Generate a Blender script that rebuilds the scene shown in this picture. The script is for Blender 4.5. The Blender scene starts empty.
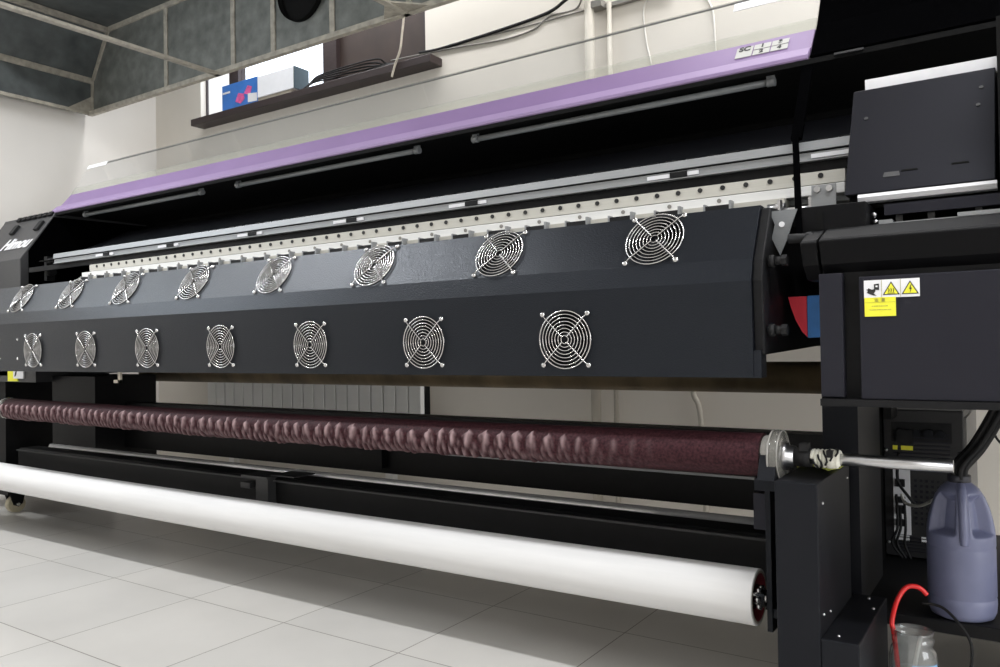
import bpy, bmesh, math, random
from math import sin, cos, pi, radians
from mathutils import Vector, Matrix
random.seed(7)
col = bpy.context.scene.collection
scene = bpy.context.scene

# ------------------------------------------------------------------ materials
def nmat(name):
    m = bpy.data.materials.new(name); m.use_nodes = True
    nt = m.node_tree
    return m, nt, nt.nodes['Principled BSDF']
def mat(name, c, rough=.5, metal=0, var=.12, scale=30, bump=0, bscale=400, spec=.5, stretch=None, coat=0, tint=None):
    m, nt, b = nmat(name)
    b.inputs['Roughness'].default_value = rough
    b.inputs['Metallic'].default_value = metal
    b.inputs['Specular IOR Level'].default_value = spec
    if tint: b.inputs['Specular Tint'].default_value = tint+(1,)
    if coat: b.inputs['Coat Weight'].default_value = coat
    tc = nt.nodes.new('ShaderNodeTexCoord')
    src = tc.outputs['Object']
    if stretch:
        mp = nt.nodes.new('ShaderNodeMapping'); mp.inputs['Scale'].default_value = stretch
        nt.links.new(src, mp.inputs['Vector']); src = mp.outputs['Vector']
    n = nt.nodes.new('ShaderNodeTexNoise'); n.inputs['Scale'].default_value = scale; n.inputs['Detail'].default_value = 5
    nt.links.new(src, n.inputs['Vector'])
    r = nt.nodes.new('ShaderNodeValToRGB')
    r.color_ramp.elements[0].position = .3; r.color_ramp.elements[1].position = .7
    r.color_ramp.elements[0].color = tuple(x*(1-var) for x in c)+(1,)
    r.color_ramp.elements[1].color = tuple(min(1, x*(1+var)) for x in c)+(1,)
    nt.links.new(n.outputs['Fac'], r.inputs['Fac'])
    nt.links.new(r.outputs['Color'], b.inputs['Base Color'])
    if bump:
        n2 = nt.nodes.new('ShaderNodeTexNoise'); n2.inputs['Scale'].default_value = bscale; n2.inputs['Detail'].default_value = 2
        nt.links.new(tc.outputs['Object'], n2.inputs['Vector'])
        bp = nt.nodes.new('ShaderNodeBump'); bp.inputs['Strength'].default_value = bump; bp.inputs['Distance'].default_value = .002
        nt.links.new(n2.outputs['Fac'], bp.inputs['Height']); nt.links.new(bp.outputs['Normal'], b.inputs['Normal'])
    return m
def glass(name, tint=(1,1,1), refl=.08, rough=.02, haze=0, hazecol=(.8,.8,.8)):
    m = bpy.data.materials.new(name); m.use_nodes = True; nt = m.node_tree
    for n in list(nt.nodes): nt.nodes.remove(n)
    out = nt.nodes.new('ShaderNodeOutputMaterial'); tr = nt.nodes.new('ShaderNodeBsdfTransparent'); tr.inputs[0].default_value = tint+(1,)
    gl = nt.nodes.new('ShaderNodeBsdfGlossy'); gl.inputs['Roughness'].default_value = rough
    fr = nt.nodes.new('ShaderNodeLayerWeight'); fr.inputs['Blend'].default_value = .5
    pw = nt.nodes.new('ShaderNodeMath'); pw.operation = 'POWER'; pw.inputs[1].default_value = 4
    mu = nt.nodes.new('ShaderNodeMath'); mu.operation = 'MULTIPLY_ADD'; mu.inputs[1].default_value = refl*6; mu.inputs[2].default_value = refl*.35
    nt.links.new(fr.outputs['Facing'], pw.inputs[0]); nt.links.new(pw.outputs[0], mu.inputs[0])
    mx = nt.nodes.new('ShaderNodeMixShader'); nt.links.new(mu.outputs[0], mx.inputs[0])
    if haze:
        df = nt.nodes.new('ShaderNodeBsdfDiffuse'); df.inputs[0].default_value = hazecol+(1,)
        m2 = nt.nodes.new('ShaderNodeMixShader'); m2.inputs[0].default_value = haze
        nt.links.new(tr.outputs[0], m2.inputs[1]); nt.links.new(df.outputs[0], m2.inputs[2]); src = m2.outputs[0]
    else: src = tr.outputs[0]
    nt.links.new(src, mx.inputs[1]); nt.links.new(gl.outputs[0], mx.inputs[2]); nt.links.new(mx.outputs[0], out.inputs[0])
    return m

M = {}
M['black_paint'] = mat('black_powder_coat', (.0055,.0055,.0070), .48, var=.25, scale=900, bump=.15, bscale=500, spec=.28, tint=(.82,.88,1))
M['hood_paint'] = mat('hood_powder_coat', (.0065,.0075,.0105), .30, var=.3, scale=700, bump=.4, bscale=330, spec=.38, tint=(.80,.88,1))
M['black_dull'] = mat('dull_black_metal', (.0075,.0075,.0085), .6, var=.2, scale=60, spec=.22)
M['lid_black'] = mat('black_lid_paint', (.0012,.0012,.0014), .9, var=.2, scale=60, spec=0)
M['cover_grey'] = mat('carriage_cover_paint', (.0062,.0060,.0085), .5, var=.1, scale=500, spec=.2, tint=(.85,.87,1))
M['nose_black'] = mat('nose_paint', (.0042,.0042,.0050), .55, var=.15, scale=400, spec=.12)
M['tray_grey'] = mat('dark_tray_paint', (.030,.032,.040), .45, var=.15, scale=200, spec=.4)
M['bar_silver'] = mat('silver_bar', (.92,.92,.93), .2, metal=.55, spec=.8, var=.08, scale=20, stretch=(1,60,60))
M['black_deep'] = mat('deep_black_lining', (.006,.006,.006), .8, var=.2, scale=60, spec=.12)
M['beam_black'] = mat('black_beam_paint', (.006,.006,.0068), .5, var=.2, scale=40, spec=.25)
M['panel_grey'] = mat('charcoal_panel_paint', (.0125,.0122,.017), .5, var=.1, scale=500, bump=.1, bscale=600, spec=.3, tint=(.85,.87,1))
M['housing_grey'] = mat('grey_housing_paint', (.040,.040,.042), .45, var=.1, scale=400, bump=.2, bscale=800)
M['rubber'] = mat('black_rubber', (.012,.012,.013), .65, var=.2, scale=80, spec=.3)
M['purple'] = mat('purple_lid_paint', (.225,.148,.298), .5, var=.05, scale=6)
M['purple_dark'] = mat('dark_purple_groove', (.085,.05,.12), .5, var=.05)
M['purple_lip'] = mat('purple_lip_paint', (.29,.21,.365), .55, spec=.25, var=.05, scale=6)
M['chrome'] = mat('chrome_wire', (.60,.595,.59), .22, metal=1, var=.05)
M['steel'] = mat('brushed_steel', (.55,.55,.56), .3, metal=1, var=.1, scale=20, stretch=(1,60,60))
M['alu'] = mat('satin_aluminium', (.33,.34,.35), .5, metal=.5, var=.06, scale=20, stretch=(.3,40,40))
M['alu_grey'] = mat('grey_aluminium_profile', (.20,.21,.22), .45, metal=.3, var=.06, scale=20, stretch=(.3,40,40))
M['rail_cream'] = mat('cream_guide_rail', (.60,.585,.53), .4, var=.05, scale=12, stretch=(.3,30,30))
M['rail_white'] = mat('white_rail_flange', (.80,.80,.79), .4, var=.04, scale=12, stretch=(.3,30,30))
M['white_plastic'] = mat('white_plastic', (.82,.82,.85), .45, var=.03)
M['label_white'] = mat('white_label', (.85,.85,.87), .5, var=.02)
M['badge_white'] = mat('badge_white', (.45,.45,.43), .6, var=.03)
M['label_yellow'] = mat('yellow_label', (.87,.84,.05), .5, var=.03)
M['label_black'] = mat('black_print', (.015,.015,.015), .6, var=.02)
M['label_grey'] = mat('grey_print', (.35,.33,.10), .6, var=.02)
M['tube_grey'] = mat('grey_lamp_tube', (.22,.23,.235), .35, var=.05)
M['paper'] = mat('white_roll_paper', (.76,.755,.755), .6, var=.05, scale=5, stretch=(.4,6,6))
M['card'] = mat('cardboard_core', (.45,.40,.33), .8, var=.1)
M['core_dark'] = mat('dark_red_core', (.26,.03,.045), .6, var=.3, scale=40)
M['brown_wrap'] = mat('brown_wrapped_media', (.20,.15,.085), .65, var=.35, scale=9, stretch=(1,.6,.6))
M['clear_plastic'] = glass('clear_hub', (.75,.74,.72), .16, .12, haze=.42, hazecol=(.34,.33,.30))
M['clear_rim'] = mat('translucent_hub_plastic', (.30,.29,.27), .2, var=.25, scale=40)
M['wall'] = mat('cream_wall_paint', (.74,.70,.635), .75, var=.03, scale=2.5, bump=.05, bscale=60)
M['wall_left'] = mat('pale_wall_paint', (.76,.735,.70), .75, var=.02, scale=2.5, bump=.05, bscale=60)
M['ceiling'] = mat('white_ceiling_paint', (.52,.51,.49), .85, var=.02, scale=2)
M['galv'] = mat('galvanised_sheet', (.17,.18,.168), .5, metal=.3, var=.28, scale=14, bump=.05, bscale=90)
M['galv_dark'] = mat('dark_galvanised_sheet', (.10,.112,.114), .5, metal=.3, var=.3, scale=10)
M['angle'] = mat('weathered_angle_iron', (.40,.375,.32), .55, metal=.15, var=.25, scale=25)
M['wood_dark'] = mat('dark_brown_wood', (.035,.022,.022), .5, var=.3, scale=30, stretch=(1,12,12))
M['wood_brown'] = mat('brown_board', (.042,.026,.021), .6, var=.2, scale=8)
M['radiator'] = mat('grey_radiator_enamel', (.80,.80,.78), .5, var=.04, scale=5)
M['pipe'] = mat('cream_pipe_paint', (.50,.47,.41), .6, var=.05, scale=8)
M['jug'] = mat('blue_grey_polyethylene', (.175,.188,.30), .38, var=.10, scale=10, spec=.5)
M['jug_dark'] = mat('blue_grey_polyethylene_hollow', (.085,.09,.17), .4, var=.1, scale=10)
M['cap_dark'] = mat('dark_cap', (.03,.03,.04), .5)
M['red_tube'] = mat('red_silicone', (.80,.03,.03), .35, var=.05)
M['cable_white'] = mat('white_cable', (.72,.70,.66), .5)
M['cable_cream'] = mat('cream_cable', (.55,.50,.42), .5)
M['cable_grey'] = mat('grey_cable', (.25,.24,.22), .5)
M['red'] = mat('red_card', (.90,.035,.07), .5, var=.04)
M['blue'] = mat('blue_card', (.04,.22,.62), .5, var=.1)
M['blue_box'] = mat('blue_box_print', (.05,.20,.62), .4, var=.12, scale=12)
M['pink'] = mat('pink_box_print', (.75,.12,.35), .4, var=.3, scale=40)
M['white_box'] = mat('white_carton', (.92,.93,.97), .6, var=.02)
M['slate'] = mat('slate_carton_side', (.06,.09,.11), .6)
M['caster_wheel'] = mat('cream_caster_wheel', (.55,.50,.36), .5, var=.1)
M['pc_black'] = mat('black_computer_case', (.020,.020,.022), .45, var=.2, scale=200)
M['pc_grey'] = mat('grey_computer_top', (.16,.155,.15), .5, var=.1)
M['bandage'] = mat('white_wrapping_cloth', (.80,.79,.70), .8, var=.15, scale=60, bump=.5, bscale=120)
M['ribbon'] = mat('yellow_green_ribbon', (.55,.60,.12), .5, var=.15)
M['water'] = mat('cloudy_water', (.70,.76,.74), .2, var=.1)
M['blue_label'] = mat('pale_blue_label', (.30,.52,.80), .5, var=.1)
M['dull_red'] = mat('dull_red_mark', (.35,.05,.04), .6)
M['acrylic'] = glass('clear_acrylic', (.975,.978,.98), .05, .03, haze=.035, hazecol=(.72,.73,.73))
M['acrylic_band'] = glass('acrylic_lower_band', (.93,.94,.92), .05, .05, haze=.20, hazecol=(.50,.50,.46))
M['acrylic_edge'] = mat('acrylic_edge', (.17,.17,.17), .3)
M['window_glass'] = glass('window_glass', (.97,.98,1), .08, .0)
M['jar_glass'] = glass('jar_glass', (.93,.95,.95), .22, .02, haze=.10)

def maroon():
    m, nt, b = nmat('maroon_film')
    tc = nt.nodes.new('ShaderNodeTexCoord')
    n = nt.nodes.new('ShaderNodeTexNoise'); n.inputs['Scale'].default_value = 160; n.inputs['Detail'].default_value = 3
    nt.links.new(tc.outputs['Object'], n.inputs['Vector'])
    r = nt.nodes.new('ShaderNodeValToRGB')
    r.color_ramp.elements[0].color = (.026,.009,.012,1); r.color_ramp.elements[1].color = (.066,.024,.029,1)
    r.color_ramp.elements[0].position = .35; r.color_ramp.elements[1].position = .7
    nt.links.new(n.outputs['Fac'], r.inputs['Fac'])
    at = nt.nodes.new('ShaderNodeAttribute'); at.attribute_name = 'crease_light'  # paler tone paints in the light caught by the bulging film
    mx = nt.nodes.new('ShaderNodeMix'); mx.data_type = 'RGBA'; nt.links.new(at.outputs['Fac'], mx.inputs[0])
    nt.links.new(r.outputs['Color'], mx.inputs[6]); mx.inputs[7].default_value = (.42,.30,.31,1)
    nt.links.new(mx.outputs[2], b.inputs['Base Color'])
    b.inputs['Roughness'].default_value = .55; b.inputs['Specular IOR Level'].default_value = .12
    return m
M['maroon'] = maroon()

def tiles():
    m, nt, b = nmat('pale_floor_tiles')
    N, L = nt.nodes.new, nt.links.new
    tc = N('ShaderNodeTexCoord'); sp = N('ShaderNodeSeparateXYZ'); L(tc.outputs['Object'], sp.inputs[0])
    P = .4512
    def ma(op, a, v=None, c=None):
        k = N('ShaderNodeMath'); k.operation = op
        L(a, k.inputs[0])
        if v is not None:
            if isinstance(v, (int, float)): k.inputs[1].default_value = v
            else: L(v, k.inputs[1])
        return k.outputs[0]
    outs = []; ids = []
    for ax, off in (('X', .988), ('Y', -1.628)):
        s = ma('DIVIDE', ma('ADD', sp.outputs[ax], off+100*P), P)
        fr = ma('FRACT', s); ids.append(ma('FLOOR', s))
        d = ma('ABSOLUTE', ma('SUBTRACT', fr, .5))
        outs.append(ma('GREATER_THAN', d, .5-.0036))
    g = ma('MAXIMUM', outs[0], outs[1])
    cb = N('ShaderNodeCombineXYZ'); L(ids[0], cb.inputs[0]); L(ids[1], cb.inputs[1])
    wn = N('ShaderNodeTexWhiteNoise'); wn.noise_dimensions = '2D'; L(cb.outputs[0], wn.inputs['Vector'])
    rp = N('ShaderNodeValToRGB'); rp.color_ramp.elements[0].color = (.60,.585,.56,1); rp.color_ramp.elements[1].color = (.64,.62,.59,1)
    L(wn.outputs['Value'], rp.inputs['Fac'])
    no = N('ShaderNodeTexNoise'); no.inputs['Scale'].default_value = 3.0; no.inputs['Detail'].default_value = 6
    L(tc.outputs['Object'], no.inputs['Vector'])
    rn = N('ShaderNodeValToRGB'); rn.color_ramp.elements[0].color = (.93,.93,.93,1); rn.color_ramp.elements[1].color = (1,1,1,1)
    rn.color_ramp.elements[0].position = .35; rn.color_ramp.elements[1].position = .65
    L(no.outputs['Fac'], rn.inputs['Fac'])
    mm = N('ShaderNodeMix'); mm.data_type = 'RGBA'; mm.blend_type = 'MULTIPLY'; mm.inputs[0].default_value = 1
    L(rp.outputs[0], mm.inputs[6]); L(rn.outputs[0], mm.inputs[7])
    mx = N('ShaderNodeMix'); mx.data_type = 'RGBA'; L(g, mx.inputs[0]); L(mm.outputs[2], mx.inputs[6]); mx.inputs[7].default_value = (.21,.195,.175,1)
    L(mx.outputs[2], b.inputs['Base Color'])
    b.inputs['Roughness'].default_value = .32; b.inputs['Specular IOR Level'].default_value = .35
    return m
M['tiles'] = tiles()

# ------------------------------------------------------------------ mesh builder
class MB:
    def __init__(s): s.b = bmesh.new()
    def faces(s, vs, fs, smooth=False):
        v = [s.b.verts.new(p) for p in vs]
        for f in fs:
            try:
                q = s.b.faces.new([v[i] for i in f]); q.smooth = smooth
            except ValueError: pass
        return s
    def box(s, x0, x1, y0, y1, z0, z1):
        return s.faces([(x0,y0,z0),(x1,y0,z0),(x1,y1,z0),(x0,y1,z0),(x0,y0,z1),(x1,y0,z1),(x1,y1,z1),(x0,y1,z1)],
                [(0,3,2,1),(4,5,6,7),(0,1,5,4),(1,2,6,5),(2,3,7,6),(3,0,4,7)])
    def prism(s, pts, a, c, axis='X'):
        # polygon in the plane normal to axis, extruded from a to c
        n = len(pts)
        def mk(p, t):
            if axis == 'X': return (t, p[0], p[1])
            if axis == 'Y': return (p[0], t, p[1])
            return (p[0], p[1], t)
        vs = [mk(p, a) for p in pts]+[mk(p, c) for p in pts]
        fs = [tuple(range(n)), tuple(range(2*n-1, n-1, -1))]
        for i in range(n):
            j = (i+1) % n
            fs.append((i, i+n, j+n, j))
        return s.faces(vs, fs)
    def poly(s, pts): return s.faces(pts, [tuple(range(len(pts)))])
    def slab(s, pts, off):
        n = len(pts); o = Vector(off)
        vs = [tuple(p) for p in pts]+[tuple(Vector(p)+o) for p in pts]
        fs = [tuple(range(n)), tuple(range(2*n-1, n-1, -1))]+[(i, i+n, (i+1)%n+n, (i+1)%n) for i in range(n)]
        return s.faces(vs, fs)
    def cyl(s, a, c, r, r2=None, n=24, caps=True, smooth=True):
        a, c = Vector(a), Vector(c); r2 = r if r2 is None else r2
        d = (c-a).normalized()
        u = d.orthogonal().normalized(); w = d.cross(u)
        vs = []
        for p, R in ((a, r), (c, r2)):
            for i in range(n):
                t = 2*pi*i/n; vs.append(tuple(p+u*R*cos(t)+w*R*sin(t)))
        s.faces(vs, [(i, (i+1)%n, (i+1)%n+n, i+n) for i in range(n)], smooth)
        if caps:
            s.faces(vs[:n][::-1], [tuple(range(n))]); s.faces(vs[n:], [tuple(range(n))])
        return s
    def tube(s, pts, r, n=10, closed=False, steps=0):
        P = [Vector(p) for p in pts]
        if steps: P = spline(P, steps)
        m = len(P); rings = []; u = None
        for i in range(m):
            if closed: d = P[(i+1)%m]-P[i-1]
            else: d = P[min(i+1,m-1)]-P[max(i-1,0)]
            d.normalize()
            u = d.orthogonal().normalized() if u is None else (u-d*u.dot(d)).normalized()
            w = d.cross(u); rr = r[i] if isinstance(r, list) else r
            rings.append([tuple(P[i]+u*rr*cos(2*pi*k/n)+w*rr*sin(2*pi*k/n)) for k in range(n)])
        vs = [v for R in rings for v in R]; fs = []
        for i in range(m if closed else m-1):
            j = (i+1) % m
            for k in range(n):
                fs.append((i*n+k, i*n+(k+1)%n, j*n+(k+1)%n, j*n+k))
        s.faces(vs, fs, True)
        if not closed:
            s.faces(rings[0][::-1], [tuple(range(n))]); s.faces(rings[-1], [tuple(range(n))])
        return s
    def ring(s, c, R, r, normal='Z', n=40, k=6):
        pts = []
        for i in range(n):
            t = 2*pi*i/n; a, e = R*cos(t), R*sin(t)
            p = {'Z': (a, e, 0), 'X': (0, a, e), 'Y': (a, 0, e)}[normal]
            pts.append(Vector(c)+Vector(p))
        return s.tube(pts, r, k, closed=True)
    def lathe(s, prof, c=(0,0,0), n=32, axis='Z'):
        vs = []
        for (r, z) in prof:
            for i in range(n):
                t = 2*pi*i/n
                p = (r*cos(t), r*sin(t), z) if axis == 'Z' else ((z, r*cos(t), r*sin(t)))
                vs.append((p[0]+c[0], p[1]+c[1], p[2]+c[2]))
        m = len(prof)
        s.faces(vs, [(i*n+k, i*n+(k+1)%n, (i+1)*n+(k+1)%n, (i+1)*n+k) for i in range(m-1) for k in range(n)], True)
        return s
    def ball(s, c, r, n=10):
        return s.lathe([(max(1e-4, r*sin(pi*i/n)), -r*cos(pi*i/n)) for i in range(n+1)], c, n*2)
    def build(s, name, m, parent=None, bevel=0, loc=None, fix=True):
        if fix: 
            bmesh.ops.remove_doubles(s.b, verts=s.b.verts, dist=1e-6)
            bmesh.ops.recalc_face_normals(s.b, faces=s.b.faces)
        me = bpy.data.meshes.new(name); s.b.to_mesh(me); s.b.free()
        if loc: me.transform(Matrix.Translation(-Vector(loc)))
        me.materials.append(m if not isinstance(m, str) else M[m])
        o = bpy.data.objects.new(name, me); col.objects.link(o)
        if loc: o.location = loc
        if parent is not None: attach(o, parent)
        if bevel:
            bv = o.modifiers.new('bevel', 'BEVEL'); bv.width = bevel; bv.segments = 2; bv.limit_method = 'ANGLE'
        return o
def world_of(o):
    w = o.matrix_basis.copy()
    if o.parent: w = world_of(o.parent) @ o.matrix_parent_inverse @ w
    return w
def attach(o, p):
    o.parent = p; o.matrix_parent_inverse = world_of(p).inverted()
def spline(P, steps):
    out = []
    for i in range(len(P)-1):
        p0 = P[max(i-1,0)]; p1 = P[i]; p2 = P[i+1]; p3 = P[min(i+2, len(P)-1)]
        for k in range(steps):
            t = k/steps
            out.append(.5*((2*p1)+(p2-p0)*t+(2*p0-5*p1+4*p2-p3)*t*t+(3*p1-p0-3*p2+p3)*t**3))
    out.append(P[-1]); return out
def tag(o, label, cat, group=None):
    o['label'] = label; o['category'] = cat
    if group: o['group'] = group
    return o
def thing(name, label, cat, loc=(0,0,0), group=None):
    o = bpy.data.objects.new(name, None); o.location = loc; o.empty_display_size = .1; col.objects.link(o)
    return tag(o, label, cat, group)
def struct(o): o['kind'] = 'structure'; return o
def lettering(text, size, mtx, m, parent, name='lettering', bold=0.0, shear=0):
    cu = bpy.data.curves.new('txt', 'FONT'); cu.body = text; cu.size = size; cu.extrude = .0004
    cu.align_x = 'CENTER'; cu.align_y = 'CENTER'; cu.offset = bold; cu.shear = shear
    o = bpy.data.objects.new('txt', cu); col.objects.link(o)
    dg = bpy.context.evaluated_depsgraph_get()
    me = bpy.data.meshes.new_from_object(o.evaluated_get(dg))
    bpy.data.objects.remove(o); bpy.data.curves.remove(cu)
    me.name = name; me.materials.clear(); me.materials.append(M[m]); me.transform(mtx)
    ob = bpy.data.objects.new(name, me); col.objects.link(ob); attach(ob, parent); return ob
def frame_mtx(o, xa, ya):
    xa = Vector(xa).normalized(); ya = Vector(ya).normalized(); za = xa.cross(ya).normalized()
    return Matrix(((xa.x,ya.x,za.x,o[0]),(xa.y,ya.y,za.y,o[1]),(xa.z,ya.z,za.z,o[2]),(0,0,0,1)))

# ------------------------------------------------------------------ room
XL, XR, YB, YF, ZC = -5.09, 2.6, 3.3, -3.0, 3.3
struct(MB().box(XL-.1, XR+.1, YF-.1, YB+.1, -.1, 0).build('floor', 'tiles'))
struct(MB().box(XL-.1, XR+.1, YF-.1, YB+.1, ZC, ZC+.1).build('ceiling', 'ceiling'))
struct(MB().box(XL-.1, XL, YF-.1, YB+.1, 0, ZC).build('wall_left', 'wall_left'))
struct(MB().box(XR, XR+.1, YF-.1, YB+.1, 0, ZC).build('wall_right', 'wall_left'))
struct(MB().box(XL, XR, YF-.1, YF, 0, ZC).build('wall_front', 'wall_left'))
WX0, WX1, WZ0, WZ1 = -4.585, -2.665, 2.325, 3.12
w = MB()
w.box(XL, WX0, YB, YB+.25, 0, ZC); w.box(WX1, XR, YB, YB+.25, 0, ZC)
w.box(WX0, WX1, YB, YB+.25, 0, WZ0); w.box(WX0, WX1, YB, YB+.25, WZ1, ZC)
struct(w.build('wall_back', 'wall'))
# window: frame, panes, board, sill
win = bpy.data.objects.new('window_1', None); win.location = ((WX0+WX1)/2, YB, WZ0); col.objects.link(win); struct(win)
f = MB()
for a, b_ in ((-4.315, -4.225), (-3.455, -3.345), (WX1-.03, WX1)): f.box(a, b_, YB+.02, YB+.08, WZ0, WZ1)
f.box(WX0, WX0+.010, YB+.04, YB+.055, WZ0, WZ1)
f.box(WX0, WX1, YB+.02, YB+.08, WZ1-.05, WZ1); f.box(WX0, WX1, YB+.02, YB+.08, WZ0, WZ0+.02)
f.build('window_frame', 'wood_dark', win)
MB().box(WX0+.010, -4.315, YB+.045, YB+.051, WZ0+.02, WZ1-.05).build('pane', 'window_glass', win)
MB().box(-4.225, -3.455, YB+.045, YB+.051, WZ0+.02, WZ1-.05).build('pane', 'window_glass', win)
MB().box(-3.345, WX1-.03, YB+.05, YB+.07, WZ0+.02, WZ1-.05).build('window_board', 'wood_brown', win)
MB().box(-4.555, -2.555, YB-.10, YB+.02, 2.282, 2.325).build('window_sill', 'wood_dark', win, bevel=.004)
SILL = 2.325

# ------------------------------------------------------------------ printer
pr = thing('large_format_printer', 'huge black wide-format roll printer with purple lid and rows of chrome fan guards', 'printer', (-2.1, 2.2, 0))
HX0, HX1 = -4.17, -.488
# hood: folded sheet with round fan openings
outer = [(1.661,.743),(1.657,.944),(1.672,.992),(1.739,1.111)]
inner = [(1.757,1.099),(1.686,.980),(1.672,.940),(1.676,.748)]
hood = MB().prism([(1.70,.743)]+outer+[(1.80,1.108),(1.80,1.098)]+inner[0:1]+inner[1:]+[(1.70,.748)], HX0, HX1).build('front_hood', 'hood_paint', pr)
sl = Vector((0, .067, .119)).normalized()            # up along the slope
sn = Vector((0, -.119, .067)).normalized()           # slope normal
fl = Vector((0, -.004, .201)).normalized(); fn = Vector((0, -.201, -.004)).normalized()
spots = [(x, Vector((0, 1.6592, .830)), fl, fn) for x in (-.927,-1.357,-1.789,-2.208,-2.618,-3.02,-3.42)] + \
        [(x, Vector((0, 1.7060, 1.0515)), sl, sn) for x in (-.717,-1.142,-1.574,-2.001,-2.411,-2.824,-3.211,-3.606)]
cut = MB()
for x, c, up, nn in spots:
    p = Vector((x, c.y, c.z)); cut.cyl(p-nn*.03, p+nn*.02, .0665, n=40)
cutter = cut.build('cutter', 'hood_paint')
bm_ = hood.modifiers.new('holes', 'BOOLEAN'); bm_.operation = 'DIFFERENCE'; bm_.object = cutter; bm_.solver = 'EXACT'
bpy.context.view_layer.update()
dg = bpy.context.evaluated_depsgraph_get()
nm = bpy.data.meshes.new_from_object(hood.evaluated_get(dg))
hood.modifiers.clear(); hood.data = nm; nm.materials.clear(); nm.materials.append(M['hood_paint'])
for p_ in nm.polygons: p_.use_smooth = False
bpy.data.objects.remove(cutter)

def make_guard():
    g = MB()
    for i in range(8):
        g.ring((0,0,.006), .0685-.0084*i, .0013 if i else .0017, n=44, k=6)
    q = .0605
    for sx, sy in ((1,1),(1,-1),(-1,1),(-1,-1)):
        g.tube([(sx*.006,sy*.006,.0085),(sx*q*.86,sy*q*.86,.0085),(sx*q,sy*q,.004)], .0015, 6)
    o = g.build('fan_guard', 'chrome', fix=False)
    kids = []
    for sx, sy in ((1,1),(1,-1),(-1,1),(-1,-1)):
        b = MB(); b.lathe([(.0001,.008),(.0035,.0078),(.0062,.006),(.0066,.002),(.0066,0)], (sx*q, sy*q, 0), 14)
        kids.append(b.build('screw', 'chrome', o, fix=False))
    h = MB(); h.lathe([(.068,-.002),(.066,-.045),(.0001,-.045)], n=40)
    h.ring((0,0,-.001), .0665, .0018, n=40)
    kids.append(h.build('fan_housing', 'black_dull', o))
    im = MB(); im.lathe([(.0001,-.012),(.018,-.012),(.020,-.015),(.020,-.04)], n=24)
    for k in range(7):
        a = 2*pi*k/7
        vs = []
        for i in range(5):
            r = .019+.0425*i/4; t0 = a+.25*i/4
            for (dt, z) in ((0,-.016),(.55,-.034)):
                vs.append((r*cos(t0+dt), r*sin(t0+dt), z))
        im.faces(vs, [(2*i,2*i+1,2*i+3,2*i+2) for i in range(4)], True)
    kids.append(im.build('fan_blades', 'black_paint', o))
    return o, kids
g0, kids0 = make_guard()
for i, (x, c, up, nn) in enumerate(spots):
    if i == 0: g = g0
    else:
        g = g0.copy(); col.objects.link(g)
        for k in kids0:
            c2 = k.copy(); col.objects.link(c2); c2.parent = g
    g.matrix_basis = frame_mtx(Vector((x, c.y, c.z))+nn*.0005, (1,0,0), up)
    attach(g, pr)
for x in (-3.713, -3.557):
    for z in (.876, .795):
        MB().lathe([(.0001,.004),(.004,.003),(.005,0)], n=12).build('screw', 'chrome', pr).matrix_basis = frame_mtx((x, 1.6585, z), (1,0,0), fl)
for o in [o for o in pr.children if o.name.startswith('screw')]:
    mb_ = o.matrix_basis.copy(); o.matrix_parent_inverse = world_of(pr).inverted()
# end plate beside the hood
cap = MB().prism([(1.672,.79),(2.30,.808),(2.30,1.10),(1.80,1.108),(1.742,1.105),(1.676,.988),(1.664,.944)], -.488, -.467).build('hood_end_plate', 'black_dull', pr, bevel=.003)
for y, z in ((1.700, .985), (1.690, .841)):
    k = MB(); k.cyl((-.462,y,z), (-.450,y,z), .013, n=18); k.cyl((-.450,y,z), (-.436,y,z), .009, n=18); k.cyl((-.436,y,z), (-.425,y,z), .012, n=6, smooth=False)
    k.build('knob', 'rubber', cap)
MB().prism([(1.662,.743),(1.70,.743),(1.70,.80),(1.664,.80)], -.488, -.472).build('hood_flange', 'hood_paint', pr)
# platen and bed
MB().box(-4.28, -.42, 1.76, 2.30, 1.06, 1.092).build('print_platen', 'black_deep', pr)
MB().box(-4.28, -.47, 1.84, 2.30, .86, 1.06).build('bed_frame', 'black_deep', pr)
# guide beam
MB().box(-3.62, -.352, 2.03, 2.10, 1.150, 1.292).build('guide_beam', 'alu_grey', pr)
fl_ = MB().prism([(2.0,1.164),(2.0,1.1885),(2.03,1.1885),(2.03,1.164)], -3.68, -.366).build('rail_flange', 'rail_white', pr, bevel=.002)
rail = MB().prism([(2.004,1.191),(2.004,1.2205),(2.012,1.2225),(2.03,1.2225),(2.03,1.191)], -3.62, -.366).build('guide_rail', 'rail_cream', pr)
b0 = MB().cyl((0,0,0), (0,-.0025,0), .0062, n=14).build('bolt', 'label_black', rail)
for i in range(54):
    b = b0 if i == 0 else b0.copy()
    if i: col.objects.link(b)
    b.matrix_basis = Matrix.Translation((-.42-.0592*i, 2.004, 1.2105)); attach(b, rail)
MB().box(-4.2, -.352, 2.015, 2.03, 1.224, 1.247).build('rail_shadow_gap', 'black_dull', pr)
ur = MB().prism([(1.998,1.2475),(1.998,1.250),(2.003,1.252),(2.003,1.2685),(2.03,1.2685),(2.03,1.2475)], -3.93, -.352).build('encoder_rail', 'alu', pr)
MB().prism([(1.996,1.2725),(2.0,1.2945),(2.06,1.2945),(2.06,1.2725)], -3.93, -.352).build('top_rail', 'alu', pr)
MB().box(-4.08, -.352, 2.006, 2.03, 1.2685, 1.2725).build('rail_groove', 'black_deep', pr)
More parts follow.
